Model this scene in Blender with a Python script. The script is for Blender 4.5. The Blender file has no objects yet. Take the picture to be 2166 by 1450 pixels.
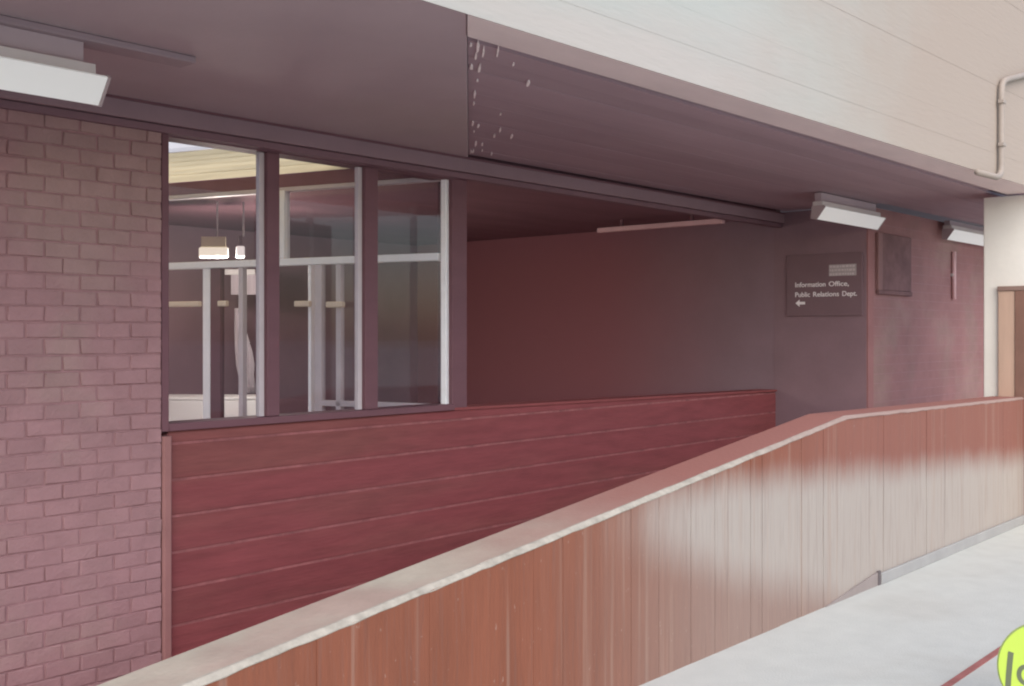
import bpy, bmesh, math, random
from mathutils import Vector
random.seed(7)
S = bpy.context.scene
COL = S.collection
E = 1.53                                   # eye height above the paving

# ------------------------------------------------------------------ camera, world, sun, exposure
cam = bpy.data.cameras.new('camera')
camo = bpy.data.objects.new('camera', cam)
COL.objects.link(camo)
camo.location = (0, 0, E)
camo.rotation_euler = (math.radians(90), 0, math.radians(-48.5))
cam.sensor_width = 36.0
cam.lens = 38.0
cam.shift_y = -0.0092
cam.clip_start = 0.05
cam.clip_end = 500
S.camera = camo

SUN_EL, SUN_AZ = math.radians(42), math.radians(218)      # azimuth from +Y towards +X
w = bpy.data.worlds.new('World')
S.world = w
w.use_nodes = True
sky = w.node_tree.nodes.new('ShaderNodeTexSky')
sky.sky_type = 'NISHITA'
sky.sun_disc = False
sky.sun_elevation = SUN_EL
sky.sun_rotation = SUN_AZ
sky.dust_density = 1.5
sky.ozone_density = 1.0
sky.air_density = 1.0
w.node_tree.links.new(sky.outputs[0], w.node_tree.nodes['Background'].inputs[0])
w.node_tree.nodes['Background'].inputs[1].default_value = 0.13
sl = bpy.data.lights.new('sun', 'SUN')
sl.energy = 1.3
sl.angle = math.radians(75)
sl.color = (1.0, 0.95, 0.89)
so = bpy.data.objects.new('sun', sl)
COL.objects.link(so)
sd = Vector((math.sin(SUN_AZ) * math.cos(SUN_EL), math.cos(SUN_AZ) * math.cos(SUN_EL), math.sin(SUN_EL)))
so.rotation_euler = (-sd).to_track_quat('-Z', 'Y').to_euler()
so.location = sd * 30
S.view_settings.view_transform = 'Standard'
S.view_settings.look = 'None'
S.view_settings.gamma = 1.0
S.view_settings.exposure = 1.0
S.render.engine = 'CYCLES'
S.cycles.max_bounces = 10
S.cycles.diffuse_bounces = 6
S.cycles.filter_width = 2.1                # the print is soft


# ------------------------------------------------------------------ materials
def mat(name, color, var=0.12, scale=3.0, rough=0.8, bump=0.15, bscale=40.0, stretch=(1, 1, 1), rnd=0.0,
        second=None, sec_scale=0.8, sec_lo=0.45, sec_hi=0.65, spec=0.3, hue=0.0):
    m = bpy.data.materials.new(name)
    m.use_nodes = True
    nt = m.node_tree
    N, L = nt.nodes, nt.links
    b = N['Principled BSDF']
    b.inputs['Roughness'].default_value = rough
    b.inputs['Specular IOR Level'].default_value = spec
    geo = N.new('ShaderNodeNewGeometry')
    mp = N.new('ShaderNodeVectorMath')
    mp.operation = 'MULTIPLY'
    mp.inputs[1].default_value = stretch
    L.new(geo.outputs['Position'], mp.inputs[0])
    n1 = N.new('ShaderNodeTexNoise')
    n1.inputs['Scale'].default_value = scale
    n1.inputs['Detail'].default_value = 8
    n1.inputs['Roughness'].default_value = 0.62
    L.new(mp.outputs[0], n1.inputs['Vector'])
    mr = N.new('ShaderNodeMapRange')
    mr.inputs['From Min'].default_value = 0.25
    mr.inputs['From Max'].default_value = 0.75
    mr.inputs['To Min'].default_value = 1 - var
    mr.inputs['To Max'].default_value = 1 + var
    L.new(n1.outputs['Fac'], mr.inputs['Value'])
    val = mr.outputs[0]
    if rnd:
        oi = N.new('ShaderNodeObjectInfo')
        m2 = N.new('ShaderNodeMapRange')
        m2.inputs['To Min'].default_value = 1 - rnd
        m2.inputs['To Max'].default_value = 1 + rnd
        L.new(oi.outputs['Random'], m2.inputs['Value'])
        mm = N.new('ShaderNodeMath')
        mm.operation = 'MULTIPLY'
        L.new(val, mm.inputs[0])
        L.new(m2.outputs[0], mm.inputs[1])
        val = mm.outputs[0]
    base = N.new('ShaderNodeRGB')
    base.outputs[0].default_value = (*color, 1)
    csock = base.outputs[0]
    if second is not None:
        n2 = N.new('ShaderNodeTexNoise')
        n2.inputs['Scale'].default_value = sec_scale
        n2.inputs['Detail'].default_value = 6
        L.new(mp.outputs[0], n2.inputs['Vector'])
        r2 = N.new('ShaderNodeMapRange')
        r2.interpolation_type = 'SMOOTHSTEP'
        r2.inputs['From Min'].default_value = sec_lo
        r2.inputs['From Max'].default_value = sec_hi
        L.new(n2.outputs['Fac'], r2.inputs['Value'])
        mx = N.new('ShaderNodeMix')
        mx.data_type = 'RGBA'
        L.new(r2.outputs[0], mx.inputs['Factor'])
        L.new(csock, mx.inputs['A'])
        mx.inputs['B'].default_value = (*second, 1)
        csock = mx.outputs['Result']
    sc = N.new('ShaderNodeVectorMath')
    sc.operation = 'SCALE'
    L.new(csock, sc.inputs[0])
    L.new(val, sc.inputs['Scale'])
    L.new(sc.outputs[0], b.inputs['Base Color'])
    if bump:
        n3 = N.new('ShaderNodeTexNoise')
        n3.inputs['Scale'].default_value = bscale
        n3.inputs['Detail'].default_value = 5
        L.new(mp.outputs[0], n3.inputs['Vector'])
        bp = N.new('ShaderNodeBump')
        bp.inputs['Strength'].default_value = bump
        bp.inputs['Distance'].default_value = 0.01
        L.new(n3.outputs['Fac'], bp.inputs['Height'])
        L.new(bp.outputs[0], b.inputs['Normal'])
    return m


def emat(name, color, strength, base=(0.8, 0.8, 0.8)):
    m = bpy.data.materials.new(name)
    m.use_nodes = True
    b = m.node_tree.nodes['Principled BSDF']
    b.inputs['Base Color'].default_value = (*base, 1)
    b.inputs['Roughness'].default_value = 0.4
    b.inputs['Emission Color'].default_value = (*color, 1)
    b.inputs['Emission Strength'].default_value = strength
    return m


def glass_mat(name, refl=1.0, tint=(0.93, 0.92, 0.93)):
    m = bpy.data.materials.new(name)
    m.use_nodes = True
    nt = m.node_tree
    N, L = nt.nodes, nt.links
    N.remove(N['Principled BSDF'])
    tr = N.new('ShaderNodeBsdfTransparent')
    tr.inputs[0].default_value = (*tint, 1)
    gl = N.new('ShaderNodeBsdfGlossy')
    gl.inputs['Roughness'].default_value = 0.02
    gl.inputs[0].default_value = (refl, refl, refl, 1)
    fr = N.new('ShaderNodeFresnel')
    fr.inputs[0].default_value = 1.5
    ms = N.new('ShaderNodeMixShader')
    # reflect once, on the face turned to the light path's start; the back face only lets light out
    ge = N.new('ShaderNodeNewGeometry')
    iv = N.new('ShaderNodeMath')
    iv.operation = 'SUBTRACT'
    iv.inputs[0].default_value = 1.0
    L.new(ge.outputs['Backfacing'], iv.inputs[1])
    mu = N.new('ShaderNodeMath')
    mu.operation = 'MULTIPLY'
    L.new(fr.outputs[0], mu.inputs[0])
    L.new(iv.outputs[0], mu.inputs[1])
    L.new(mu.outputs[0], ms.inputs[0])
    L.new(tr.outputs[0], ms.inputs[1])
    L.new(gl.outputs[0], ms.inputs[2])
    L.new(ms.outputs[0], N['Material Output'].inputs[0])
    return m


def concrete_wall_mat(name):
    """terracotta stained concrete, paler in a soft-edged wedge, drip streaks down it"""
    m = mat(name, (0.205, 0.070, 0.040), var=0.16, scale=5.0, rough=0.85, bump=0.5, bscale=34, stretch=(1, 1, 0.16))
    nt = m.node_tree
    N, L = nt.nodes, nt.links
    b = N['Principled BSDF']
    old = b.inputs['Base Color'].links[0].from_socket
    geo = N.new('ShaderNodeNewGeometry')
    sep = N.new('ShaderNodeSeparateXYZ')
    L.new(geo.outputs['Position'], sep.inputs[0])

    def M(op, a, c=None, d=None):
        n = N.new('ShaderNodeMath')
        n.operation = op
        for i, v in enumerate((a, c, d)):
            if v is None:
                continue
            if isinstance(v, (int, float)):
                n.inputs[i].default_value = v
            else:
                L.new(v, n.inputs[i])
        return n.outputs[0]

    def SS(v, lo, hi):
        n = N.new('ShaderNodeMapRange')
        n.interpolation_type = 'SMOOTHSTEP'
        n.inputs['From Min'].default_value = lo
        n.inputs['From Max'].default_value = hi
        L.new(v, n.inputs['Value'])
        return n.outputs[0]

    def noise(st, sc, det=5):
        v = N.new('ShaderNodeVectorMath')
        v.operation = 'MULTIPLY'
        v.inputs[1].default_value = st
        L.new(geo.outputs['Position'], v.inputs[0])
        n = N.new('ShaderNodeTexNoise')
        n.inputs['Scale'].default_value = sc
        n.inputs['Detail'].default_value = det
        L.new(v.outputs[0], n.inputs['Vector'])
        return n.outputs['Fac']

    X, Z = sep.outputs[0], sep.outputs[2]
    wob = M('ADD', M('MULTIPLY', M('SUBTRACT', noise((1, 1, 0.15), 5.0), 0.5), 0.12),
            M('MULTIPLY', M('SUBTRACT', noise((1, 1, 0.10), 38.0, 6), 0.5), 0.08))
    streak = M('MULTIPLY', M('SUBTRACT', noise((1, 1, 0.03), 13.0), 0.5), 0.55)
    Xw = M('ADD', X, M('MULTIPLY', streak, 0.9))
    # distance below the sloping top edge of pale wedge and above the lower one
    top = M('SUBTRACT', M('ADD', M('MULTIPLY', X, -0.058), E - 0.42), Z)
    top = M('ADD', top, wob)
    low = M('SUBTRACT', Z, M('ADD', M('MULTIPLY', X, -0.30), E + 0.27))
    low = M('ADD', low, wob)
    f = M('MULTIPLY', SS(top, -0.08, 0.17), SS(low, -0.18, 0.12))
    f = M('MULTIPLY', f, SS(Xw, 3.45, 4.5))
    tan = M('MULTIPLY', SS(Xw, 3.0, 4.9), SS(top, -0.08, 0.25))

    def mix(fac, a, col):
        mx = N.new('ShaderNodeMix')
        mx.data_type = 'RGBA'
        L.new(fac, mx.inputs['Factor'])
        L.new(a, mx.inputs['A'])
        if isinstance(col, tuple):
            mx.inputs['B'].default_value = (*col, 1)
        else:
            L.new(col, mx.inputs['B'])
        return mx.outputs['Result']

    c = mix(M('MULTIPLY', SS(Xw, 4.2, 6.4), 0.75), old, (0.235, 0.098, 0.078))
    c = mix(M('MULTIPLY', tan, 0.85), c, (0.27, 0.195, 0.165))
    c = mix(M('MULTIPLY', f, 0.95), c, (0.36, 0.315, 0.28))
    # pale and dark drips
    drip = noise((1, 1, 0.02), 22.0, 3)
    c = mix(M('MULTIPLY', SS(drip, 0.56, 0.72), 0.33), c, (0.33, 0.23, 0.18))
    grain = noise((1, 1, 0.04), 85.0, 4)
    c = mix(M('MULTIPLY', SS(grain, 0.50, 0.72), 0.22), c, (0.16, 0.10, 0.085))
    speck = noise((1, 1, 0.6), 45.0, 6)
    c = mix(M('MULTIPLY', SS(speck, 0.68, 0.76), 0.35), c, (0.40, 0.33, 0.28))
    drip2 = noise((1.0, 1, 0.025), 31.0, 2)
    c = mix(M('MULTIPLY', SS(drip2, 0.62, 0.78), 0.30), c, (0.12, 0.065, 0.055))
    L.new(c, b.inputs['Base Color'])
    return m


def fade_along_x(m, x0, x1, col, amount=1.0, wob=0.8, axis=0):
    """a second colour that takes over along one axis of the piece"""
    nt = m.node_tree
    N, L = nt.nodes, nt.links
    b = N['Principled BSDF']
    old = b.inputs['Base Color'].links[0].from_socket
    geo = N.new('ShaderNodeNewGeometry')
    sep = N.new('ShaderNodeSeparateXYZ')
    L.new(geo.outputs['Position'], sep.inputs[0])
    n = N.new('ShaderNodeTexNoise')
    n.inputs['Scale'].default_value = 1.7
    n.inputs['Detail'].default_value = 7
    L.new(geo.outputs['Position'], n.inputs['Vector'])
    ma = N.new('ShaderNodeMath')
    ma.operation = 'MULTIPLY_ADD'
    L.new(n.outputs['Fac'], ma.inputs[0])
    ma.inputs[1].default_value = wob * 2
    L.new(sep.outputs[axis], ma.inputs[2])
    r = N.new('ShaderNodeMapRange')
    r.interpolation_type = 'SMOOTHSTEP'
    r.inputs['From Min'].default_value = x0 + wob
    r.inputs['From Max'].default_value = x1 + wob
    r.inputs['To Max'].default_value = amount
    L.new(ma.outputs[0], r.inputs['Value'])
    mx = N.new('ShaderNodeMix')
    mx.data_type = 'RGBA'
    L.new(r.outputs[0], mx.inputs['Factor'])
    L.new(old, mx.inputs['A'])
    mx.inputs['B'].default_value = (*col, 1)
    L.new(mx.outputs['Result'], b.inputs['Base Color'])


M_BRICK = mat('brick_paint', (0.38, 0.215, 0.22), var=0.10, scale=7, rnd=0.05, rough=0.75, bump=0.4, bscale=60,
              second=(0.375, 0.24, 0.225), sec_scale=1.3)
M_MORTAR = mat('mortar', (0.36, 0.20, 0.205), var=0.15, scale=14, rough=0.9)
M_PLANK = mat('red_board', (0.245, 0.064, 0.068), var=0.20, scale=7.0, rough=0.72, bump=0.3, bscale=26,
              stretch=(0.35, 1, 2.5), rnd=0.06, second=(0.235, 0.078, 0.072), sec_scale=0.9)
M_JOINT = mat('board_joint', (0.31, 0.115, 0.115), var=0.45, scale=7, rough=0.8)
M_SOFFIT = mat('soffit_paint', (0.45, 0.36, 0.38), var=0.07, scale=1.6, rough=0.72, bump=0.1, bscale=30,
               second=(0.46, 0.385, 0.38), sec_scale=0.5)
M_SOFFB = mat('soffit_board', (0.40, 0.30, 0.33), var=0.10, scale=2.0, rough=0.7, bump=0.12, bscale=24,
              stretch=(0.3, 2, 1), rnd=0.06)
M_TRIM = mat('dark_timber', (0.18, 0.085, 0.10), var=0.12, scale=3, rough=0.6, stretch=(0.4, 2, 2))
M_EDGE = mat('beam_edge', (0.80, 0.68, 0.66), var=0.10, scale=3, rough=0.75, stretch=(0.4, 1, 1))
M_WHITE = mat('white_concrete', (0.39, 0.40, 0.37), var=0.06, scale=1.4, rough=0.85, bump=0.25, bscale=20,
              stretch=(0.35, 1, 2.0), rnd=0.015, second=(0.40, 0.365, 0.335), sec_scale=0.7)
fade_along_x(M_WHITE, 4.0, 7.2, (0.365, 0.295, 0.245), 0.95, 1.0)
M_PIPE = mat('pale_pipe_paint', (0.33, 0.275, 0.235), var=0.1, scale=6, rough=0.6, bump=0)
M_COLUMN = mat('pier_concrete', (0.78, 0.75, 0.68), var=0.06, scale=2.0, rough=0.85, bump=0.2, bscale=25)
M_PAVE = mat('pale_paving', (0.48, 0.485, 0.45), var=0.06, scale=5.5, rough=0.9, bump=0.3, bscale=90,
             second=(0.455, 0.452, 0.415), sec_scale=1.4, sec_lo=0.48, sec_hi=0.72)
M_EDGING = mat('red_edging', (0.30, 0.11, 0.10), var=0.2, scale=9, rough=0.85)
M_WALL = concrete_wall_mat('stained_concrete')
M_COPE = mat('coping_concrete', (0.42, 0.375, 0.305), var=0.14, scale=4, rough=0.85, bump=0.3, bscale=50,
             second=(0.37, 0.275, 0.23), sec_scale=1.3, sec_lo=0.42, sec_hi=0.62)
fade_along_x(M_COPE, 2.4, 4.6, (0.30, 0.130, 0.108), 1.0)
M_ARRIS = mat("worn_arris", (0.36, 0.325, 0.275), var=0.25, scale=22, rough=0.9, bump=0.25, bscale=60)
fade_along_x(M_ARRIS, 4.2, 6.2, (0.30, 0.20, 0.175), 0.9)
M_SKIRT = mat('grey_skirting', (0.32, 0.31, 0.30), var=0.10, scale=4, rough=0.9)
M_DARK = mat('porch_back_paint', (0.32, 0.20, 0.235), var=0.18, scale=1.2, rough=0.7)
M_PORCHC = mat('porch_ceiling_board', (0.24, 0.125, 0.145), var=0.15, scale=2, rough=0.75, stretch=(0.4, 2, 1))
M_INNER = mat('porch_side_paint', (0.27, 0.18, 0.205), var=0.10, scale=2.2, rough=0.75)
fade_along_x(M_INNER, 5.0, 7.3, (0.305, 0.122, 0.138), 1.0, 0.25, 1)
M_BATTEN = mat('porch_batten', (0.75, 0.48, 0.48), var=0.1, scale=3)
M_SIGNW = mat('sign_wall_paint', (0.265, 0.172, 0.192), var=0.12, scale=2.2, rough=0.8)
M_SIGNB = mat('sign_board_paint', (0.215, 0.138, 0.152), var=0.06, scale=5, rough=0.9)
M_LETTER = mat('pale_lettering', (0.95, 0.90, 0.90), var=0.08, scale=30, rough=0.6, bump=0)
M_PLAQUE = mat('faded_heading', (0.45, 0.39, 0.39), var=0.10, scale=40, rough=0.6, bump=0)
M_PIER = mat('brick_pier_red', (0.33, 0.165, 0.16), var=0.14, scale=4, rough=0.8, bump=0.3, bscale=40,
             second=(0.33, 0.20, 0.18), sec_scale=1.5)
M_NOTICE = mat('notice_board_dark', (0.225, 0.13, 0.13), var=0.25, scale=6, rough=0.95, spec=0.1)
M_ALU = mat('silver_aluminium', (0.95, 0.94, 0.94), var=0.06, scale=8, rough=0.45, bump=0, spec=0.5)
M_ALUD = mat('dull_aluminium', (0.62, 0.55, 0.56), var=0.08, scale=8, rough=0.5, bump=0)
M_CREAMB = mat('cream_metal_cap', (0.75, 0.66, 0.48))
M_CREAM = mat('cream_board', (0.90, 0.82, 0.63), var=0.12, scale=2.0, rough=0.7, stretch=(4, 0.5, 1), rnd=0.05)
M_CEILW = mat('white_ceiling_panel', (0.80, 0.80, 0.80), var=0.04, scale=2, rough=0.7)
M_LOBBY = mat('mauve_lobby_wall', (0.24, 0.155, 0.18), var=0.10, scale=1.5, rough=0.8)
M_FLOORL = mat('lobby_floor_pale', (0.62, 0.58, 0.56), var=0.08, scale=3, rough=0.4)
M_FLOOR = mat('tile_floor', (0.34, 0.22, 0.22), var=0.15, scale=3, rough=0.6)
M_RAMP = mat('red_ramp_floor', (0.24, 0.065, 0.06), var=0.15, scale=3, rough=0.85)
M_COUNTER = mat('white_counter_front', (0.86, 0.86, 0.84), var=0.03, scale=3, rough=0.5, bump=0)
M_HOUSING = mat('lamp_housing_grey', (0.60, 0.55, 0.54), var=0.06, scale=5, rough=0.5, bump=0)
M_CAP = mat('lamp_end_cap', (0.42, 0.34, 0.35), var=0.05, scale=5, rough=0.6, bump=0)
M_DIFF = emat('fluorescent_diffuser', (0.98, 1.0, 0.98), 0.10, (0.80, 0.81, 0.80))
M_GLOW = emat('lit_lamp_cream', (1.0, 0.90, 0.68), 0.42)
M_GLOWW = emat('lit_lamp_white', (1.0, 0.92, 0.86), 0.38)
M_PALE = mat('pale_cloth', (0.62, 0.56, 0.60), var=0.2, scale=6, rough=0.8, stretch=(3, 3, 0.4))
M_DOORW = mat('orange_brown_timber', (0.50, 0.345, 0.26), var=0.15, scale=3, rough=0.6, stretch=(3, 3, 0.3))
M_YEL = mat('lime_yellow_plastic', (0.47, 0.62, 0.09), var=0.02, scale=4, rough=0.4, bump=0)
M_YRIM = mat('olive_rim', (0.30, 0.36, 0.13), var=0.05, scale=4, rough=0.5, bump=0)
M_INK = mat('dark_olive_ink', (0.13, 0.15, 0.085), var=0.05, scale=9, rough=0.6, bump=0)
M_LIME = mat('lime_deposit', (0.95, 0.88, 0.86), var=0.2, scale=40, rough=0.9)
M_BRASS = mat('cream_metal', (0.75, 0.62, 0.48), var=0.05, scale=8, rough=0.4, bump=0)


def translucent(m, k):
    """boards made translucent so that daylight from the added roof opening glows through"""
    nt = m.node_tree
    b = nt.nodes['Principled BSDF']
    t = nt.nodes.new('ShaderNodeBsdfTranslucent')
    nt.links.new(b.inputs['Base Color'].links[0].from_socket, t.inputs['Color'])
    x = nt.nodes.new('ShaderNodeMixShader')
    x.inputs[0].default_value = k
    nt.links.new(b.outputs[0], x.inputs[1])
    nt.links.new(t.outputs[0], x.inputs[2])
    nt.links.new(x.outputs[0], nt.nodes['Material Output'].inputs[0])


translucent(M_CREAM, 0.92)
translucent(M_CEILW, 0.9)
G_WIN = glass_mat('window_glass', 0.65)
G_SCR = glass_mat('screen_glass', 0.8)


# ------------------------------------------------------------------ builders
def boxb(bm, x0, x1, y0, y1, z0, z1):
    v = [bm.verts.new(p) for p in ((x0, y0, z0), (x1, y0, z0), (x1, y1, z0), (x0, y1, z0),
                                   (x0, y0, z1), (x1, y0, z1), (x1, y1, z1), (x0, y1, z1))]
    for f in ((0, 3, 2, 1), (4, 5, 6, 7), (0, 1, 5, 4), (1, 2, 6, 5), (2, 3, 7, 6), (3, 0, 4, 7)):
        bm.faces.new([v[i] for i in f])


def hexb(bm, lo, hi):
    """solid between two quads (each four points, same winding seen from above)"""
    a = [bm.verts.new(p) for p in lo]
    b = [bm.verts.new(p) for p in hi]
    n = len(a)
    bm.faces.new(a[::-1])
    bm.faces.new(b)
    for i in range(n):
        bm.faces.new((a[i], a[(i + 1) % n], b[(i + 1) % n], b[i]))


def loft(bm, rings, cap=True):
    vs = [[bm.verts.new(p) for p in r] for r in rings]
    n = len(vs[0])
    for a, b in zip(vs, vs[1:]):
        for i in range(n):
            bm.faces.new((a[i], a[(i + 1) % n], b[(i + 1) % n], b[i]))
    if cap:
        bm.faces.new(vs[0][::-1])
        bm.faces.new(vs[-1])


def tube(bm, p0, p1, r, n=10):
    p0, p1 = Vector(p0), Vector(p1)
    d = (p1 - p0).normalized()
    u = d.orthogonal().normalized()
    v = d.cross(u)
    loft(bm, [[p + (u * math.cos(2 * math.pi * k / n) + v * math.sin(2 * math.pi * k / n)) * r for k in range(n)]
              for p in (p0, p1)])


def obj(name, bm, m, parent=None, bevel=0.0, smooth=False):
    bmesh.ops.recalc_face_normals(bm, faces=bm.faces)
    if bevel:
        bmesh.ops.bevel(bm, geom=list(bm.edges), offset=bevel, segments=1, affect='EDGES', clamp_overlap=True)
    if parent is not None and parent.type == 'EMPTY':
        bmesh.ops.translate(bm, verts=bm.verts, vec=-parent.location)
    me = bpy.data.meshes.new(name)
    bm.to_mesh(me)
    bm.free()
    me.materials.append(m)
    if smooth:
        for p in me.polygons:
            p.use_smooth = True
    o = bpy.data.objects.new(name, me)
    COL.objects.link(o)
    if parent is not None:
        o.parent = parent
    return o


def box(name, b, m, parent=None, bevel=0.0):
    bm = bmesh.new()
    boxb(bm, *b)
    return obj(name, bm, m, parent, bevel)


def sub(o, name, b, m, bevel=0.0):
    """a sub-part: b is in the part's own coordinates (same as the thing's)"""
    bm = bmesh.new()
    boxb(bm, *b)
    L = o.parent.location if o.parent is not None else Vector((0, 0, 0))
    bmesh.ops.translate(bm, verts=bm.verts, vec=-L)
    return obj(name, bm, m, o, bevel)


def tag(o, label, cat, group=None):
    o['label'] = label
    o['category'] = cat
    o['kind'] = 'thing'
    if group:
        o['group'] = group
    return o


def thing(name, loc, label, cat, group=None):
    o = bpy.data.objects.new(name, None)
    o.empty_display_size = 0.2
    o.location = loc
    COL.objects.link(o)
    return tag(o, label, cat, group)


def struct(o):
    o['kind'] = 'structure'
    return o


# ------------------------------------------------------------------ the setting: ground, ramp and floors
bm = bmesh.new()
# one sheet to the horizon, with the slot of the ramp left out on the building side
pts = [(-150, -150), (150, -150), (150, 2.72), (-150, 2.72)]
bm.faces.new([bm.verts.new((x, y, 0)) for x, y in pts])
struct(obj('paving_ground', bm, M_PAVE))
bm = bmesh.new()
bm.faces.new([bm.verts.new((x, y, -0.6)) for x, y in ((-150, 2.6), (150, 2.6), (150, 150), (-150, 150))])
struct(obj('ground_behind', bm, M_PAVE))


def ramp_z(x):
    return min(E - 0.476 - 0.86, E - 0.99 - 0.86 + 0.119 * (x - 1.68))


def cope_z(x):
    """height of the front top arris of the ramp wall"""
    if x < 6.0:
        return E - 0.99 + 0.1190 * (x - 1.68)
    return E - 0.476 - 0.0112 * (x - 6.0)


bm = bmesh.new()
xs = [-3, 6.0, 13.5]
loft(bm, [[(x, 2.8, ramp_z(x) - 0.2), (x, 5.0, ramp_z(x) - 0.2), (x, 5.0, ramp_z(x)), (x, 2.8, ramp_z(x))] for x in xs])
struct(obj('ramp_floor', bm, M_RAMP))
struct(box('porch_floor', (3.4, 13.5, 5.16, 10.2, 0.0, ramp_z(9)), M_FLOOR))
struct(box('lobby_floor', (1.4, 5.0, 5.16, 8.3, ramp_z(9) + 0.001, ramp_z(9) + 0.012), M_FLOORL))
struct(box('floor_slab', (1.4, 3.39, 5.16, 10.2, 0.0, ramp_z(9)), M_FLOOR))

# red edging let into the paving
o = box('paving_edging_strip', (-6, 30, 1.682, 1.712, -0.04, 0.006), M_EDGING)
struct(o)

# ------------------------------------------------------------------ brick wall at the left
BZ0, PITCH_Z, PITCH_X = E - 1.83, 0.0754, 0.1725
XR = 2.925
bw = thing('brick_wall', (1.5, 4.97, BZ0), 'painted mauve brick wall left of the window', 'wall')
box('mortar_bed', (-1.2, XR - 0.004, 4.9605, 5.14, BZ0, E + 1.075), M_MORTAR, bw)


def brick_mesh(length, seed):
    rr = random.Random(seed)
    b = bmesh.new()
    h = PITCH_Z - 0.0085
    boxb(b, 0, length, 0, 0.055, 0, h)
    bmesh.ops.recalc_face_normals(b, faces=b.faces)
    bmesh.ops.bevel(b, geom=list(b.edges), offset=0.0035, segments=1, affect='EDGES')
    for v in b.verts:
        v.co += Vector((rr.uniform(-1, 1) * 0.0026, rr.uniform(-1, 1) * 0.002, rr.uniform(-1, 1) * 0.0024))
    me = bpy.data.meshes.new('brick')
    b.to_mesh(me)
    b.free()
    me.materials.append(M_BRICK)
    return me


FULL = [brick_mesh(PITCH_X - 0.009, k) for k in range(9)]
HALF = [brick_mesh(PITCH_X / 2 - 0.009, 10 + k) for k in range(2)]
restb = bmesh.new()
nb = 0
rows = int((E + 1.075 - BZ0) / PITCH_Z)
for r in range(rows):
    z = BZ0 + r * PITCH_Z
    x = XR
    k = 0
    while x > -1.0:
        if k == 0 and r % 2:
            ml, L = HALF, PITCH_X / 2
        else:
            ml, L = FULL, PITCH_X
        x -= L
        k += 1
        y = 4.953 + random.uniform(-0.003, 0.003)
        if x > 1.86 and nb < 298:
            o = bpy.data.objects.new('brick', random.choice(ml))
            COL.objects.link(o)
            o.parent = bw
            o.location = Vector((x + 0.0045 + random.uniform(-0.0015, 0.0015), y, z + random.uniform(-0.0012, 0.0012))) - bw.location
            o.rotation_euler = (0, random.uniform(-0.006, 0.006), 0)
            nb += 1
        else:
            boxb(restb, x + 0.0045, x + L - 0.0045, y, y + 0.05, z, z + PITCH_Z - 0.0085)
o = obj('bricks', restb, M_BRICK, bw)
o['kind'] = 'stuff'
# rounded end strip between the bricks and the red boards
bm = bmesh.new()
loft(bm, [[(XR + 0.004, 4.960, z), (XR + 0.016, 4.948, z), (XR + 0.048, 4.948, z), (XR + 0.058, 4.960, z),
           (XR + 0.058, 5.03, z), (XR + 0.004, 5.03, z)] for z in (BZ0, E - 0.52)])
obj('end_strip', bm, mat('end_strip_paint', (0.34, 0.165, 0.155), var=0.10, scale=7, rough=0.75), bw)

# ------------------------------------------------------------------ red boarded wall below the window and in front of the porch
pw = thing('boarded_wall', (6.2, 5.0, 0), 'dark red boarded wall rising beside the ramp under the window', 'wall')


def sill_z(x):
    return E - 0.50 - (0.0 if x < 5.1 else 0.0115 * (x - 5.1))


bm = bmesh.new()
loft(bm, [[(x, 5.0055, -0.35), (x, 5.15, -0.35), (x, 5.15, sill_z(x) - 0.012), (x, 5.0055, sill_z(x) - 0.012)]
          for x in (XR + 0.06, 5.1, 9.488)])
obj('backing', bm, M_JOINT, pw)
BREAKS = [(XR + 0.062, 9.486)]
lines = [E - 0.565, E - 0.752, E - 0.940, E - 1.128, E - 1.318, E - 1.507, E - 1.70]
prev = None
for i in range(len(lines)):
    ztop = None if i == 0 else lines[i - 1]
    zbot = lines[i]
    br = BREAKS[0]
    for x0, x1 in zip(br, br[1:]):
        bm = bmesh.new()
        d = random.uniform(-0.001, 0.001)
        xsn = [x0 + 0.0015] + [x for x in (5.1,) if x0 < x < x1] + [x1 - 0.0015]
        rings = []
        for x in xsn:
            zt = (sill_z(x) - 0.002) if ztop is None else ztop - 0.0075
            zb = zbot + 0.0075
            y0 = 5.0 + d
            rings.append([(x, y0, zb + 0.002), (x, y0 + 0.002, zb), (x, y0 + 0.012, zb), (x, y0 + 0.012, zt),
                          (x, y0 + 0.002, zt), (x, y0, zt - 0.002)])
        loft(bm, rings)
        obj('board', bm, M_PLANK, pw)
# thin worn capping along the top
bm = bmesh.new()
loft(bm, [[(x, 4.985, sill_z(x) - 0.001), (x, 5.17, sill_z(x) - 0.001), (x, 5.17, sill_z(x) + 0.016), (x, 4.985, sill_z(x) + 0.016)]
          for x in (5.06, 9.486)])
obj('capping', bm, mat('red_capping', (0.27, 0.075, 0.075), var=0.15, scale=4, rough=0.7), pw)

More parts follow.
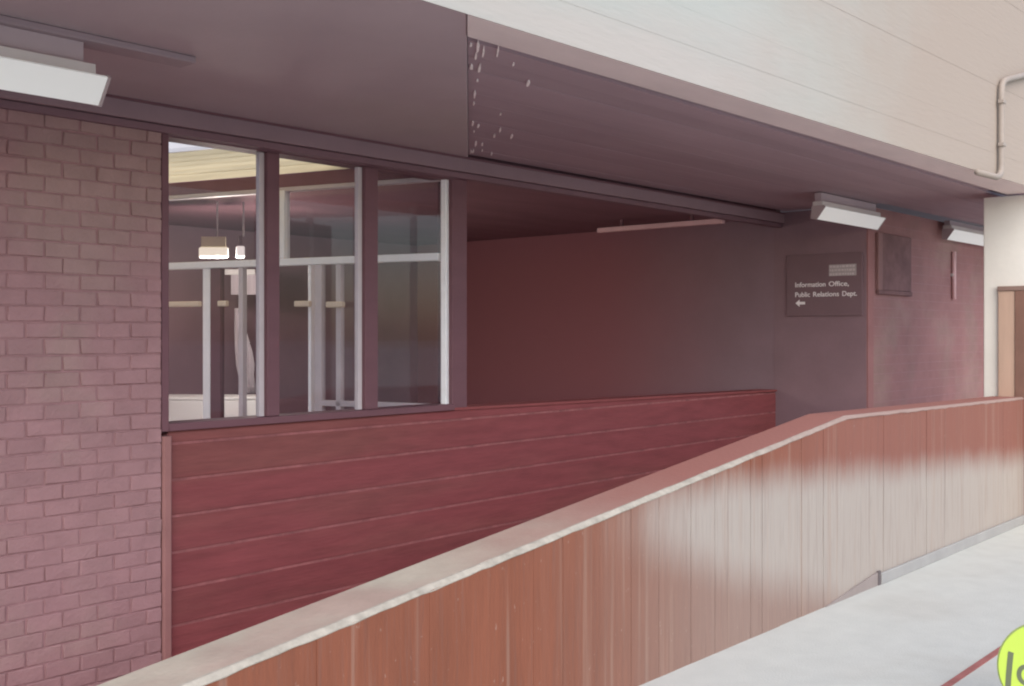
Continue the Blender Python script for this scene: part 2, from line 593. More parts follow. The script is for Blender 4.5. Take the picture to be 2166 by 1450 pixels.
# ------------------------------------------------------------------ lobby window
wz0, wz1 = E - 0.483, E + 1.02
wn = thing('lobby_window', (3.95, 5.0, wz0), 'three-light window in dark timber frame beside the brick wall', 'window')
box('left_jamb', (2.93, 2.972, 4.965, 5.13, wz0 - 0.015, wz1), M_TRIM, wn, 0.004)
box('sill', (2.973, 5.058, 4.972, 5.14, wz0 - 0.016, wz0 + 0.024), M_TRIM, wn, 0.004)
box('head', (2.973, 5.058, 5.0, 5.13, wz1 - 0.012, wz1 + 0.03), M_TRIM, wn)
for a, b in ((3.60, 3.684), (4.312, 4.415)):
    mu = box('mullion', (a, b, 5.0, 5.06, wz0 + 0.025, wz1 - 0.0125), M_TRIM, wn, 0.004)
    sub(mu, 'glazing_bead', (a - 0.034, a - 0.001, 5.03, 5.06, wz0 + 0.026, wz1 - 0.014), M_ALUD)
box('corner_post', (5.0595, 5.2, 5.0, 5.14, wz0 - 0.014, wz1 + 0.05), M_TRIM, wn, 0.004)
for a, b in ((2.974, 3.564), (3.686, 4.276), (4.417, 5.058)):
    bm = bmesh.new()
    boxb(bm, a, b, 5.052, 5.058, wz0 + 0.026, wz1 - 0.0135)
    obj('pane', bm, G_WIN, wn)

# ------------------------------------------------------------------ lintel over window and porch
lb = thing('lintel_beam', (6, 4.95, E + 1.03), 'dark timber lintel running above window and porch mouth', 'beam')
box('fascia_board', (-1.2, 9.48, 4.90, 4.998, E + 1.052, E + 1.150), mat('lintel_paint', (0.30, 0.205, 0.225), var=.08, scale=2), lb, 0.003)
box('lower_board', (-1.2, 9.48, 4.925, 4.997, E + 1.012, E + 1.049), mat('lintel_board_dark', (0.22, 0.13, 0.15), var=.1, scale=3), lb, 0.003)
box('cover_strip', (-1.2, 9.46, 4.885, 4.899, E + 1.136, E + 1.146), M_TRIM, lb)

# ------------------------------------------------------------------ canopy over the ramp: soffit, edge beam, slab
cp = thing('canopy', (5, 3.8, E + 1.15), 'dark mauve canopy soffit over the ramp', 'canopy')


def yf(x):
    """front edge line of the canopy"""
    return 2.663 - 0.0188 * (x - 2.77)


ztop = E + 1.30
# roof slab, with an opening added to bring daylight into the lobby
bm = bmesh.new()
hexb(bm, [(-4, yf(-4) + 0.01, ztop), (9.36, yf(9.36) + 0.01, ztop), (9.36, 5.3, ztop), (-4, 5.3, ztop)],
     [(-4, yf(-4) + 0.01, ztop + .2), (9.36, yf(9.36) + 0.01, ztop + .2), (9.36, 5.3, ztop + .2), (-4, 5.3, ztop + .2)])
boxb(bm, 9.361, 15.5, 3.04, 5.3, ztop, ztop + .2)
obj('roof_slab', bm, M_SOFFIT, cp)
for b_ in ((0.4, 1.7, 5.301, 10.3), (1.7, 4.75, 8.2, 10.3), (4.75, 15.5, 5.301, 10.3)):
    box('roof_slab', (b_[0], b_[1], b_[2], b_[3], ztop, ztop + .2), M_SOFFIT, cp)
for b_ in ((4.715, 4.748, 5.32, 8.18, E + 1.29, E + 1.56), (1.702, 4.714, 8.165, 8.198, E + 1.29, E + 1.56)):
    box('added_opening_kerb', b_, M_COUNTER, cp)  # white lining added so the edge of the opening shows bright
# left: a flush dropped panel that ends on a skew line
DA, DB = (2.77, 2.665), (5.13, 4.925)


def xd(y):
    return DA[0] + (DB[0] - DA[0]) * (y - DA[1]) / (DB[1] - DA[1])


bm = bmesh.new()
q = [(-4, yf(-4) + 0.004), (xd(2.668), 2.668), (xd(4.897), 4.897), (-4, 4.897)]
hexb(bm, [(x, y, E + 1.147) for x, y in q], [(x, y, E + 1.24) for x, y in q])
obj('dropped_panel', bm, M_SOFFIT, cp, 0.004)
# right: boards running along the canopy, set up behind the edge beam
yb = 2.99
nB = 12
wB = (4.897 - yb) / nB
for i in range(nB):
    y0, y1 = yb + i * wB, yb + (i + 1) * wB - 0.0022
    d = random.uniform(-0.0012, 0.0012)
    bm = bmesh.new()
    xa0, xa1 = xd(y0) + 0.004, xd(y1) + 0.004
    xe = 9.36 if y0 < 4.05 else 9.478
    xe = 14.0 if y1 < 4.06 else 9.478
    hexb(bm, [(xa0, y0, E + 1.168 + d), (xe, y0, E + 1.168 + d), (xe, y1, E + 1.168 + d), (xa1, y1, E + 1.168 + d)],
         [(xa0, y0, E + 1.185), (xe, y0, E + 1.185), (xe, y1, E + 1.185), (xa1, y1, E + 1.185)])
    obj('soffit_board', bm, M_SOFFB, cp)
bm = bmesh.new()
hexb(bm, [(xd(2.89) + .004, 2.888, E + 1.186), (9.34, yf(9.34) + 0.325, E + 1.186), (9.34, 2.989, E + 1.186), (xd(2.989) + .004, 2.989, E + 1.186)],
     [(xd(2.89) + .004, 2.888, E + 1.21), (9.34, yf(9.34) + 0.325, E + 1.21), (9.34, 2.989, E + 1.21), (xd(2.989) + .004, 2.989, E + 1.21)])
obj('recess_board', bm, M_SOFFB, cp)
# edge beam, its underside tilted outwards
bm = bmesh.new()
rg = []
for x, wd in ((None, 0.215), (6.0, 0.245), (9.35, 0.30)):
    y0 = 2.664 if x is None else yf(x)
    sec = [(y0 + 0.004, 1.172), (y0 + 0.006, 1.141), (y0 + wd, 1.139), (y0 + wd + 0.02, 1.15), (y0 + wd + 0.02, 1.295), (y0 + 0.004, 1.295)]
    rg.append([(xd(y) + 0.003 if x is None else x, y, E + z) for y, z in sec])
loft(bm, rg)
obj('edge_beam', bm, M_EDGE, cp)
# batten that carries the lamp near the brick wall
box('lamp_batten', (-1.2, 2.49, 3.95, 4.07, E + 1.118, E + 1.146), mat('batten_paint', (0.34, 0.26, 0.28), var=.08, scale=2), cp, 0.004)
# lime runs that have dried at the skew joint
rr = random.Random(3)
bm = bmesh.new()
spots = []
for k in range(26):
    t = rr.random()
    y = 2.98 + t * 1.85
    off = abs(rr.gauss(0, 0.05)) + 0.02 if rr.random() < 0.75 else rr.uniform(0.1, 0.42)
    spots.append((xd(y) + off, y, rr.uniform(0.003, 0.008), rr.uniform(0.02, 0.10)))
for x, y, a, ln in spots:
    n = 7
    ring = []
    for k in range(n):
        th = 2 * math.pi * k / n
        u, v = math.cos(th) * ln * rr.uniform(.7, 1.2), math.sin(th) * a * rr.uniform(.6, 1.2)
        ring.append((x + (u - v) * 0.707, y + (u + v) * 0.707))
    hexb(bm, [(px, py, E + 1.161) for px, py in ring], [(px, py, E + 1.169) for px, py in ring])
o = obj('lime_run', bm, M_LIME, cp)
o['kind'] = 'stuff'

# ------------------------------------------------------------------ white concrete fascia with board marks, cross beam
fa = thing('concrete_fascia', (3, 2.6, E + 1.15), 'white board-marked concrete fascia above the canopy edge', 'fascia')
hb = 0.165
z = E + 1.134
k = 0
while z < E + 3.4:
    d = random.uniform(-0.0009, 0.0009)
    dp = 0.0035 if k == 0 else 0.2
    bm = bmesh.new()
    lo = [(-4, yf(-4) + d, z), (9.9, yf(9.9) + d, z), (9.9, yf(9.9) + dp, z), (-4, yf(-4) + dp, z)]
    hi = [(x, y, z + hb - 0.0002) for x, y, _ in lo]
    hexb(bm, lo, hi)
    obj('board_mark', bm, M_WHITE, fa)
    z += hb
    k += 1
dp_ = thing('rain_pipe', (8.2, 2.52, E + 1.1), 'thin pale pipe bent down the far end of the white fascia', 'pipe')


def bent_tube(bm, pts, r, n=10):
    P = [Vector(p) for p in pts]
    rings = []
    for i, p in enumerate(P):
        t = (P[min(i + 1, len(P) - 1)] - P[max(i - 1, 0)]).normalized()
        u = Vector((0, 1, 0))
        v = t.cross(u).normalized()
        rings.append([p + (u * math.cos(2 * math.pi * k / n) + v * math.sin(2 * math.pi * k / n)) * r for k in range(n)])
    loft(bm, rings)


bm = bmesh.new()
bent_tube(bm, [(9.3, 2.515, E + 2.11), (8.34, 2.527, E + 1.86), (8.25, 2.529, E + 1.83), (8.215, 2.530, E + 1.79), (8.205, 2.530, E + 1.72),
               (8.205, 2.530, E + 1.22), (8.195, 2.530, E + 1.17), (8.16, 2.531, E + 1.135), (8.1, 2.532, E + 1.118), (7.72, 2.54, E + 1.112)], 0.022)
obj('pipe_run', bm, M_PIPE, dp_, smooth=True)
for zc in (E + 1.35, E + 1.66):
    box('saddle_clip', (8.172, 8.238, 2.505, 2.545, zc, zc + 0.025), M_PIPE, dp_, 0.002)

# ------------------------------------------------------------------ white pier at the ramp's end and the brown panel on it
wp = thing('white_pier', (9.35, 2.6, 0), 'white concrete pier closing the far end of the ramp wall', 'pier')
box('pier_shaft', (9.37, 9.9, 1.2, 3.032, -0.3, E + 1.130), M_COLUMN, wp, 0.006)
bp_ = thing('timber_panel', (9.34, 2.6, 0), 'orange-brown timber panel fixed on the white pier', 'panel')
box('panel_board', (9.335, 9.369, 2.775, 2.905, 0.0, E + 0.345), M_DOORW, bp_, 0.003)
box('panel_side', (9.325, 9.369, 2.60, 2.772, 0.0, E + 0.345), mat('brown_side', (0.22, 0.12, 0.09), var=.15, scale=4), bp_, 0.003)
box('top_rail', (9.325, 9.369, 2.60, 2.91, E + 0.347, E + 0.385), mat('panel_rail_brown', (0.26, 0.17, 0.14), var=.1, scale=4), bp_, 0.003)

# ------------------------------------------------------------------ the ramp wall in the foreground
rw = thing('ramp_wall', (5, 2.7, 0), 'terracotta stained concrete ramp wall with sloping coping, paler in the middle', 'wall')
CH = 0.0135
WID = 0.25
joints = [-3.0, -1.2, 0.3, 1.2, 1.9, 2.13, 2.40, 2.62, 2.93, 3.18, 3.36, 3.60, 3.83, 4.04, 4.17, 4.306, 4.52, 4.64, 4.861, 4.98, 5.17, 5.42,
          5.68, 6.0, 6.20, 6.33, 6.515, 6.74, 6.98, 7.22, 7.55, 7.9, 8.3, 8.8, 9.33]
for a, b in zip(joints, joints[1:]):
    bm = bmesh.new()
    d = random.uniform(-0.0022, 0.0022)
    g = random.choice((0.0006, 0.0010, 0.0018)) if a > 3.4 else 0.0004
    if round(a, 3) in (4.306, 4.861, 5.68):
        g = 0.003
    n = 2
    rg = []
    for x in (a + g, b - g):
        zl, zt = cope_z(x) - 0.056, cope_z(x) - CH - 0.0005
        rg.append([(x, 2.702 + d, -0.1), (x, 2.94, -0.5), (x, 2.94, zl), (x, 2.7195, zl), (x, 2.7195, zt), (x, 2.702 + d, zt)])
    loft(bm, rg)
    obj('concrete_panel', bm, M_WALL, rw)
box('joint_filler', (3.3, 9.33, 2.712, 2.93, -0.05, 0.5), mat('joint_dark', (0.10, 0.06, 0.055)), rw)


def jit(x, s):
    return math.sin(x * 37.1 + s) * 0.0016 + math.sin(x * 91.7 + 2 * s) * 0.0013 + random.uniform(-1, 1) * 0.0012


xs = [-3 + i * 0.06 for i in range(int((9.33 + 3) / 0.06) + 1)]
xs = sorted(set([round(x, 3) for x in xs] + [6.0, 9.33]))
# coping: front lip, chamfered worn arris, flat top
cop, arr = bmesh.new(), bmesh.new()
r1, r2 = [], []
for x in xs:
    z = cope_z(x)
    j1, j2 = jit(x, 1), jit(x, 5)
    chip = 0.006 * max(0.0, math.sin(x * 23.0) * math.sin(x * 61.0 + 1.3) - 0.35)
    za = z - CH + j1 * 0.8 - chip * 0.7
    r1.append([(x, 2.7215, z - 0.053), (x, 2.95, z - 0.053), (x, 2.95, z - 0.006), (x, 2.944, z), (x, 2.7215, z)])
    r2.append([(x, 2.6995, za - 0.004), (x, 2.7225, z - 0.014), (x, 2.7245 + j2, z + 0.0016), (x, 2.7165 + j2, z + 0.0012 - chip), (x, 2.6985, za)])
loft(cop, r1)
loft(arr, r2)
cpo = obj('coping', cop, M_COPE, rw)
bmesh.ops.translate(arr, verts=arr.verts, vec=-rw.location)
obj('worn_arris', arr, M_ARRIS, cpo)
# grey skirting at the foot, starting in a wedge
sk_ = bmesh.new()
loft(sk_, [[(5.70, 2.694, 0.0), (5.70, 2.699, 0.0), (5.70, 2.699, 0.003), (5.70, 2.694, 0.003)],
           [(6.40, 2.690, 0.0), (6.40, 2.699, 0.0), (6.40, 2.699, 0.08), (6.40, 2.690, 0.08)]])
obj('skirting_wedge', sk_, mat('wedge_grey', (0.27, 0.225, 0.21), var=.12, scale=5), rw)
box('skirting', (6.44, 9.33, 2.680, 2.699, 0.0, 0.068), M_SKIRT, rw, 0.003)
box('skirting_joint', (6.402, 6.438, 2.686, 2.699, 0.0, 0.085), mat('skirt_dark', (0.12, 0.10, 0.10)), rw)

# ------------------------------------------------------------------ porch: walls, ceiling
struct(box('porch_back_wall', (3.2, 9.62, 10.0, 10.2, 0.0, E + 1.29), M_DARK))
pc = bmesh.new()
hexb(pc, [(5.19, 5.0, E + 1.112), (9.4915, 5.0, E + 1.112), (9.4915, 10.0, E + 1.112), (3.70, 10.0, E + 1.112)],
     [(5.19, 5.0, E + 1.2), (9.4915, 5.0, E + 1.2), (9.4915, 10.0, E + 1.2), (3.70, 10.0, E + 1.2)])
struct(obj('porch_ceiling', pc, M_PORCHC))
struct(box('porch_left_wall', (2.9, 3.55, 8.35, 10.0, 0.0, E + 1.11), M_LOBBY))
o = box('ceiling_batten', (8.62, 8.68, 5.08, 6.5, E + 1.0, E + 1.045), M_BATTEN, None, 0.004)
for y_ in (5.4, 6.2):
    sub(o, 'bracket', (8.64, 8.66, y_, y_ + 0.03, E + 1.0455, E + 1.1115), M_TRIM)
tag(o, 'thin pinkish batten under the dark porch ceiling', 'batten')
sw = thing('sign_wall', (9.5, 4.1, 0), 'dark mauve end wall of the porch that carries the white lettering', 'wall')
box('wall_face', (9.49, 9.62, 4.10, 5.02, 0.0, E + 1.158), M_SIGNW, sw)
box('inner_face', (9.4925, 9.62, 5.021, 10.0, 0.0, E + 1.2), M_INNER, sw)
bpier = thing('brick_pier', (11, 4.1, 0), 'reddish brick wall right of the lettered sign behind the white pier', 'wall')
box('wall_face', (9.625, 15.5, 4.10, 4.35, 0.0, E + 1.158), M_PIER, bpier)
box('corner_bead', (9.500, 9.62, 4.085, 4.099, 0.0, E + 0.95), mat('pier_red_edge', (0.33, 0.155, 0.15), var=.1, scale=4), bpier)
# plain courses picked out in the wall face as shallow joints
jb = bmesh.new()
for i in range(24):
    zz = 0.55 + i * 0.0865
    if zz < E + 1.12:
        boxb(jb, 9.64, 15.4, 4.0985, 4.1005, zz, zz + 0.006)
o = obj('bed_joints', jb, M_MORTAR, bpier)
o['kind'] = 'stuff'

struct(box('added_end_wall', (14.02, 14.2, 2.6, 4.098, -0.3, E + 1.158), M_COLUMN))  # unseen wall added to keep bluish sky light off the soffit

# ------------------------------------------------------------------ the sign
sg = thing('direction_sign', (9.48, 4.5, E + 0.45), 'dark sign with white lettering and left-pointing arrow', 'sign')
box('sign_board', (9.472, 9.489, 4.128, 4.88, E + 0.16, E + 0.74), M_SIGNB, sg, 0.002)


def text(s, y, z, size, width, parent, m):
    cu = bpy.data.curves.new('t', 'FONT')
    cu.body = s
    cu.size = size
    cu.extrude = 0.001
    cu.offset = 0.0008
    to = bpy.data.objects.new('t', cu)
    COL.objects.link(to)
    dg = bpy.context.evaluated_depsgraph_get()
    dg.update()
    me = bpy.data.meshes.new_from_object(to.evaluated_get(dg))
    bpy.data.objects.remove(to)
    xsv = [v.co.x for v in me.vertices]
    x0, x1 = min(xsv), max(xsv)
    k = width / (x1 - x0)
    for v in me.vertices:
        lx, ly, lz = v.co
        v.co = Vector((9.4705 - lz, y - (lx - x0) * k, z + ly)) - parent.location
    me.materials.clear()
    me.materials.append(m)
    o = bpy.data.objects.new('lettering', me)
    COL.objects.link(o)
    o.parent = parent
    return o


for wd_, y_, z_, wl_ in (('Information', 4.787, 0.435, 0.305), ('Office,', 4.450, 0.435, 0.195),
                         ('Public', 4.787, 0.342, 0.150), ('Relations', 4.605, 0.342, 0.255), ('Dept.', 4.318, 0.342, 0.140)):
    text(wd_, y_, E + z_, 0.064, wl_, sg, M_LETTER)
bm = bmesh.new()
ya, za = 4.785, E + 0.283
pts = [(0, 0), (0.042, 0.034), (0.042, 0.013), (0.098, 0.013), (0.098, -0.013), (0.042, -0.013), (0.042, -0.034)]
hexb(bm, [(9.4715, ya - a, za + b) for a, b in pts], [(9.4690, ya - a, za + b) for a, b in pts])
obj('arrow', bm, M_LETTER, sg)
hp = box('heading_plate', (9.4695, 9.4718, 4.182, 4.448, E + 0.528, E + 0.634), M_PLAQUE, sg)
bm = bmesh.new()
rr = random.Random(5)
for zc in (E + 0.617, E + 0.583, E + 0.546):
    y = 4.440
    while y > 4.20:
        wl = rr.uniform(0.012, 0.03)
        boxb(bm, 9.4680, 9.4693, y - wl, y, zc - 0.009 - rr.uniform(0, .004), zc + 0.008)
        y -= wl + 0.008
bmesh.ops.translate(bm, verts=bm.verts, vec=-sg.location)
o = obj('heading_strokes', bm, mat('heading_pale', (0.62, 0.55, 0.55), bump=0), hp)
o['kind'] = 'stuff'

# ------------------------------------------------------------------ notice board and conduit on the brick pier
nbd = thing('notice_board', (10.1, 4.08, E + 0.4), 'dark shallow notice case on the reddish brick wall', 'notice board')
box('case', (9.80, 10.50, 4.075, 4.098, E + 0.40, E + 0.93), M_NOTICE, nbd, 0.005)
box('side_frame', (9.70, 9.799, 4.07, 4.098, E + 0.40, E + 0.93), mat('case_side', (0.28, 0.155, 0.15)), nbd, 0.004)
box('bottom_frame', (9.70, 10.50, 4.065, 4.098, E + 0.36, E + 0.399), M_NOTICE, nbd, 0.004)
bm = bmesh.new()
tube(bm, (11.66, 4.075, E + 0.36), (11.66, 4.075, E + 0.86), 0.022)
o = obj('wall_conduit', bm, M_BATTEN, None, smooth=True)
tag(o, 'short pale pipe upright on the brick wall below the farthest lamp', 'pipe')
box('saddle_clip', (11.63, 11.69, 4.07, 4.099, E + 0.6, E + 0.63), M_HOUSING, o)

# ------------------------------------------------------------------ fluorescent lamps under the canopy
LAMP_LABELS = ['long white fluorescent lamp above the brick wall at upper left',
               'white fluorescent lamp above the lettered sign',
               'white fluorescent lamp half hidden behind the white pier']


def make_lamp():
    t = thing('fluorescent_lamp', (0, 0, 0), LAMP_LABELS[0], 'lamp', 'fluorescent lamps under the canopy')
    ln = 1.24

    def prof(name, pts, x0, x1, m):
        b = bmesh.new()
        loft(b, [[(x, y, z) for y, z in pts] for x in (x0, x1)])
        return obj(name, b, m, t)
    prof('diffuser', [(0.075, 0.0), (0.0, 0.098), (0.012, 0.106), (0.11, 0.106), (0.12, 0.01)], 0.012, ln - 0.012, M_DIFF)
    prof('housing', [(0.030, 0.1065), (0.034, 0.148), (0.12, 0.148), (0.12, 0.1065)], 0.03, ln - 0.045, M_HOUSING)
    for x0 in (0.0, ln - 0.0115):
        prof('end_cap', [(0.072, -0.004), (-0.004, 0.097), (0.008, 0.110), (0.115, 0.110), (0.124, 0.006)], x0, x0 + 0.0113, M_CAP)
    return t


l0 = make_lamp()
l0.location = (0.862, 3.93, E + 0.888)
ls = [l0]
for k, (x, z) in enumerate(((8.29, E + 0.935), (11.24, E + 0.96))):
    c = l0.copy()
    COL.objects.link(c)
    c.location = (x, 3.93, z)
    c['label'] = LAMP_LABELS[k + 1]
    for ch in l0.children:
        d = ch.copy()
        COL.objects.link(d)
        d.parent = c
    ls.append(c)
for t in ls:
    gap = E + (1.118 if t is l0 else 1.159) - t.location.z
    b = bmesh.new()
    boxb(b, 0.06, 1.16, 0.06, 0.115, 0.1482, gap)
    rl = obj('mounting_rail', b, M_SOFFIT)
    rl.parent = t

# ------------------------------------------------------------------ lobby behind the window: ceiling, walls, glazed entrance screen
cl = thing('lobby_ceiling', (4, 7, E + 1.12), 'cream boarded ceiling seen through the window', 'ceiling')
U = Vector((-0.267, 0.964))
P0 = Vector((5.05, 5.04))
V = Vector((-0.964, -0.267))             # away from the porch, into the lobby


def sp(s, off, z):
    p = P0 + U * s + V * off
    return (p.x, p.y, z)


def sbox(name, s0, s1, o0, o1, z0, z1, m, parent, bevel=0.0, base=None):
    b = bmesh.new()
    hexb(b, [sp(s0, o0, z0), sp(s1, o0, z0), sp(s1, o1, z0), sp(s0, o1, z0)],
         [sp(s0, o0, z1), sp(s1, o0, z1), sp(s1, o1, z1), sp(s0, o1, z1)])
    if base is not None:
        bmesh.ops.translate(b, verts=b.verts, vec=-base)
    return obj(name, b, m, parent, bevel)


# boards run along the screen; each board one piece
for i in range(7):
    o0, o1 = 0.03 + i * 0.148, 0.03 + (i + 1) * 0.148 - 0.003
    sbox('ceiling_board', (0.13 + 0.267 * o1) / 0.964 + 0.03, 3.18, o0, o1, E + 1.128 + random.uniform(-.001, .001), E + 1.15, M_CREAM, cl)
sbox('trim_rail', 0.62, 3.18, 1.068, 1.085, E + 1.126, E + 1.15, M_COUNTER, cl)
lw = thing('added_side_opening', (1.45, 6.8, 0), 'unseen open lobby side added to let daylight in, behind the brick wall', 'window')  # unseen side left open, added to let daylight into the lobby
box('low_wall', (1.4, 1.5, 5.16, 8.5, 0.0, 0.55), M_LOBBY, lw)
for y_ in (5.16, 6.25, 7.35, 8.44):
    box('post', (1.42, 1.48, y_, y_ + 0.06, 0.551, E + 1.28), M_ALU, lw)
struct(sbox('lobby_back_wall', 3.2, 3.3, 0.0, 3.2, 0.0, E + 1.126, M_LOBBY, None))

sc = thing('entrance_screen', (4.6, 6.6, 0.2), 'silver framed glazed entrance screen with doors behind the window', 'glazed screen')
base_z = ramp_z(9)
sbox('corner_post', -0.01, 0.032, -0.03, 0.03, base_z, E + 1.035, M_ALU, sc, 0.004)
sbox('post', 0.628, 0.690, -0.03, 0.04, base_z, E + 1.028, M_ALU, sc, 0.004)
sbox('post', 1.300, 1.350, -0.03, 0.04, E + 0.53, E + 1.012, M_ALU, sc, 0.004)
sbox('head_rail', 0.046, 3.19, -0.028, 0.03, E + 1.004, E + 1.034, M_ALUD, sc, 0.003)
sbox('head_beam', 0.046, 3.19, -0.06, 0.028, E + 1.036, E + 1.125, M_PORCHC, sc)
for a, b in ((0.046, 0.627), (0.691, 1.60), (1.60, 3.19)):
    sbox('transom', a, b, -0.03, 0.04, E + 0.478, E + 0.528, M_ALU, sc, 0.004)
sbox('bottom_rail', 0.046, 1.03, -0.03, 0.03, E - 0.50, E - 0.462, M_ALUD, sc, 0.003)
for a, b in ((0.046, 0.627), (0.691, 1.299), (1.351, 3.19)):
    sbox('pane', a, b, -0.003, 0.003, E + 0.529, E + 1.003, G_SCR, sc)
for a, b in ((0.046, 0.627), (1.111, 1.66)):
    sbox('pane', a, b, -0.003, 0.003, E - 0.46, E + 0.477, G_SCR, sc)


def door(stiles, s0, s1, handle):
    d = sbox('door', stiles[0][0], stiles[0][1], -0.02, 0.03, base_z, E + 0.477, stiles[0][2], sc, 0.003)
    for a, b, m in stiles[1:]:
        sbox('stile', a, b, -0.02, 0.03, base_z, E + 0.477, m, d, 0.003, sc.location)
    g = sbox('glass', s0, s1, -0.0035, 0.0035, base_z + .1, E + 0.477, G_SCR, d, 0, sc.location)
    for a, b, z in handle:
        sbox('push_handle', a, b, 0.034, 0.075, E + z - 0.02, E + z + 0.02, M_BRASS, d, 0.006, sc.location)
    return d


door([(1.075, 1.100, M_ALU), (0.985, 1.045, M_ALUD), (0.825, 0.865, M_ALUD)], 0.692, 0.984,
     [(0.78, 0.92, 0.197), (1.06, 1.19, 0.205)])
door([(1.985, 2.055, M_ALU), (1.89, 1.983, M_TRIM), (1.68, 1.72, M_ALUD)], 1.721, 1.889,
     [(2.056, 2.50, 0.215), (1.80, 1.88, 0.215)])
sbox('pane', 2.056, 3.19, -0.003, 0.003, E - 0.8, E + 0.477, G_SCR, sc)

# things seen beyond the screen
ct = thing('white_counter', (5.4, 9.0, base_z), 'low white curved counter glimpsed beyond the glazed doors', 'counter')


def cam_pt(d, lat):
    return Vector((0.749 * d + 0.663 * lat, 0.663 * d - 0.749 * lat))


b = bmesh.new()
rg_lo, rg_hi = [], []
outline = [cam_pt(9.85, -3.9), cam_pt(9.8, -2.75), cam_pt(9.85, -2.48), cam_pt(9.95, -2.33), cam_pt(10.1, -2.27), cam_pt(10.35, -2.27), cam_pt(10.4, -3.7)]
zt = E - 0.60
hexb(b, [(p.x, p.y, base_z) for p in outline], [(p.x, p.y, zt) for p in outline])
obj('counter_body', b, M_COUNTER, ct, 0.01)
b = bmesh.new()
cen = sum(outline, Vector((0, 0))) / len(outline)
o2 = [cen + (p - cen) * 1.012 for p in outline]
hexb(b, [(p.x, p.y, zt + 0.001) for p in o2], [(p.x, p.y, zt + 0.022) for p in o2])
obj('counter_top', b, M_COUNTER, ct, 0.004)


def facing_box(name, d, lat0, lat1, dz0, dz1, z0, z1, m, parent, bevel=0.004):
    a, b2 = cam_pt(d, lat0), cam_pt(d, lat1)
    n = (a - Vector((0, 0))).normalized()
    bm = bmesh.new()
    c1, c2 = b2 + n * dz1, a + n * dz1
    a, b2 = a + n * dz0, b2 + n * dz0
    hexb(bm, [(p.x, p.y, z0) for p in (a, b2, c1, c2)], [(p.x, p.y, z1) for p in (a, b2, c1, c2)])
    return obj(name, bm, m, parent, bevel)


d0 = 9.05
for nm, l0_, l1_, z0, z1, m, lab in (
        ('hanging_lamp', -2.62, -2.37, E + 0.64, E + 0.72, M_GLOW, 'cream lit box lamp hanging beyond the glazed screen'),
        ('hanging_lamp', -2.31, -2.235, E + 0.64, E + 0.73, M_GLOWW, 'small white lit lamp hanging beside the cream box lamp')):
    p = cam_pt(d0, (l0_ + l1_) / 2)
    t = thing(nm, (p.x, p.y, z0), lab, 'lamp', 'lit lamps beyond the glazed screen')
    facing_box('glowing_shade', d0, l0_, l1_, 0, 0.2, z0, z1, m, t, 0.01)
    facing_box('lamp_cap', d0, l0_ + 0.02, l1_ - 0.02, 0.01, 0.19, z1 + 0.001, z1 + 0.09, M_CREAMB if m is M_GLOW else M_LOBBY, t, 0.006)
    pl = bpy.data.lights.new('lamp_light', 'POINT')
    pl.energy = 24 if m is M_GLOW else 12
    pl.color = (1.0, 0.92, 0.80)
    pl.shadow_soft_size = 0.08
    po = bpy.data.objects.new('lamp_light', pl)
    COL.objects.link(po)
    po.location = (0.08, 0.07, -0.10)
    po.parent = t
    b = bmesh.new()
    tube(b, (p.x + .08, p.y + .07, z1 + 0.09), (p.x + .08, p.y + .07, E + 1.111), 0.008, 8)
    obj('drop_rod', b, M_HOUSING, t)
# pale hanging blind and cloth
hbn = thing('pale_blind', (6.3, 9.0, E + 0.38), 'pale grey blind hanging beyond the glazed doors', 'blind')
facing_box('blind_sheet', 10.7, -2.78, -2.32, 0, 0.02, E + 0.38, E + 0.60, M_PALE, hbn)
facing_box('blind_rail', 10.66, -2.83, -2.53, 0, 0.03, E + 0.575, E + 0.63, M_COUNTER, hbn)
b = bmesh.new()
prof = [(-2.44, -2.38, 0.22), (-2.44, -2.34, 0.05), (-2.43, -2.28, -0.15), (-2.42, -2.26, -0.27), (-2.40, -2.27, -0.36), (-2.36, -2.24, -0.52)]
rg = []
for a, c, z in [(a_ * 1.147, c_ * 1.147, z_ * 1.147) for a_, c_, z_ in prof]:
    r_ = []
    for i in range(9):
        l_ = a + (c - a) * i / 8
        p = cam_pt(10.9 + 0.02 * math.sin(i * 2.1 + z * 3), l_)
        r_.append((p.x, p.y, E + z))
    for i in range(8, -1, -1):
        l_ = a + (c - a) * i / 8
        p = cam_pt(10.912 + 0.02 * math.sin(i * 2.1 + z * 3), l_)
        r_.append((p.x, p.y, E + z))
    rg.append(r_)
loft(b, rg)
o = obj('hanging_cloth', b, M_PALE, None, smooth=True)
tag(o, 'pale cloth draped below the blind beyond the doors', 'cloth')

# ------------------------------------------------------------------ yellow sticker, built as an added disc standing on the paving
rs = thing('sticker_disc', (4.64, 1.25, 0.0), 'lime yellow sticker with dark strokes, added as a disc standing on the pale paving', 'sign')
cpt = Vector((4.64, 1.25, 0.192))
nrm = Vector((-4.64, -1.25, 0.42)).normalized()
rgt = Vector((-nrm.y, nrm.x, 0)).normalized()
if rgt.dot(Vector((0.663, -0.749, 0))) < 0:
    rgt = -rgt
up = rgt.cross(nrm)
if up.z < 0:
    up = -up


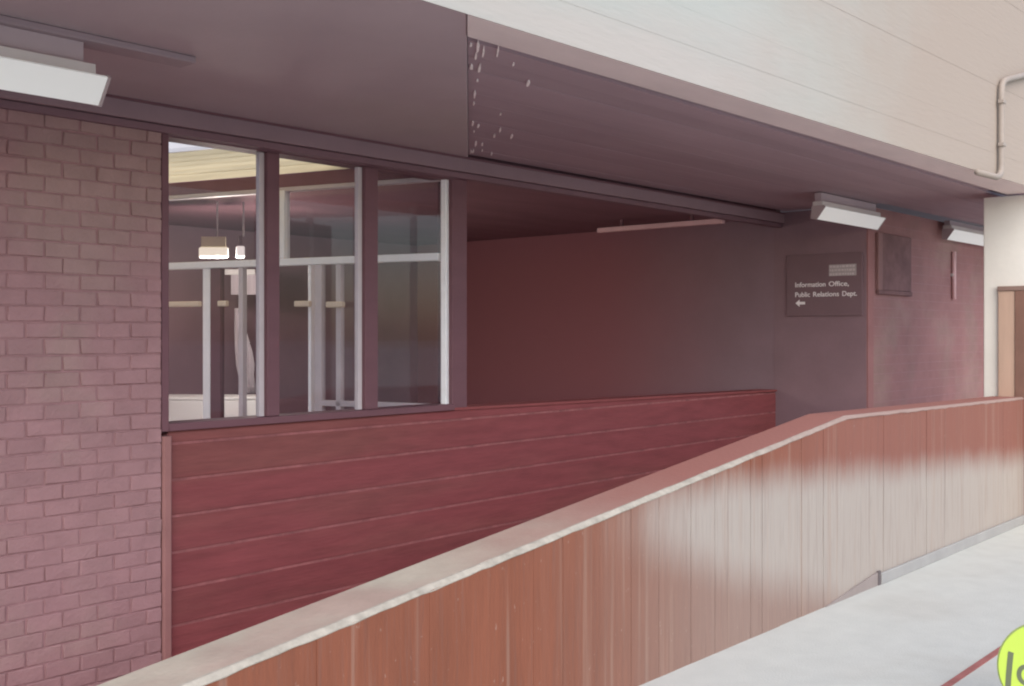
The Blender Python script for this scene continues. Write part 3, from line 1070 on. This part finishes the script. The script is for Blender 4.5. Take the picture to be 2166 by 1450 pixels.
def disc(name, R, d0, d1, m, parent, n=64):
    b = bmesh.new()
    ra = [cpt + (rgt * math.cos(2 * math.pi * k / n) + up * math.sin(2 * math.pi * k / n)) * R for k in range(n)]
    rb = [p.copy() for p in ra]
    loft(b, [[p + nrm * d0 for p in ra], [p + nrm * d1 for p in rb]])
    return obj(name, b, m, parent)


disc('rim', 0.190, -0.008, 0.004, M_YRIM, rs)
disc('face', 0.184, 0.0042, 0.010, M_YEL, rs)


def stroke(name, pts, wd):
    b = bmesh.new()
    P = [Vector(p) for p in pts]
    left, right = [], []
    n = len(P)
    for i, p in enumerate(P):
        t = (P[min(i + 1, n - 1)] - P[max(i - 1, 0)]).normalized()
        nn = Vector((-t.y, t.x)) * wd
        left.append(p + nn)
        right.append(p - nn)
    for k in range(1, 6):
        th = math.pi * k / 6
    for d in (0,):
        vs = {}
        for lay, dep in (('a', 0.0101), ('b', 0.0112)):
            vs[lay] = [[b.verts.new(cpt + rgt * q.x + up * q.y + nrm * dep) for q in s] for s in (left, right)]
        for i in range(n - 1):
            A, B = vs['a'], vs['b']
            b.faces.new((B[0][i], B[0][i + 1], B[1][i + 1], B[1][i]))
            b.faces.new((A[0][i], A[0][i + 1], B[0][i + 1], B[0][i]))
            b.faces.new((A[1][i], A[1][i + 1], B[1][i + 1], B[1][i]))
    return obj(name, b, M_INK, rs)


k = 0.19 / 100
stroke('ink_stroke', [((2150 - 2222) * k, (1417 - 1388) * k), ((2149 - 2222) * k, (1417 - 1392) * k), ((2147 - 2222) * k, (1417 - 1415) * k),
                      ((2145 - 2222) * k, (1417 - 1440) * k), ((2144 - 2222) * k, (1417 - 1462) * k)], 5.5 * k)
ring = []
for i in range(25):
    th = 2 * math.pi * i / 24
    ring.append(((2178 - 2222 + 13 * math.cos(th)) * k, (1417 - 1432 + 17 * math.sin(th)) * k))
stroke('ink_ring', ring, 4.5 * k)
b = bmesh.new()
fp = cpt - nrm * 0.008
tube(b, fp, (fp.x + 0.10, fp.y + 0.03, 0.004), 0.006, 8)
obj('prop_leg', b, M_YRIM, rs)
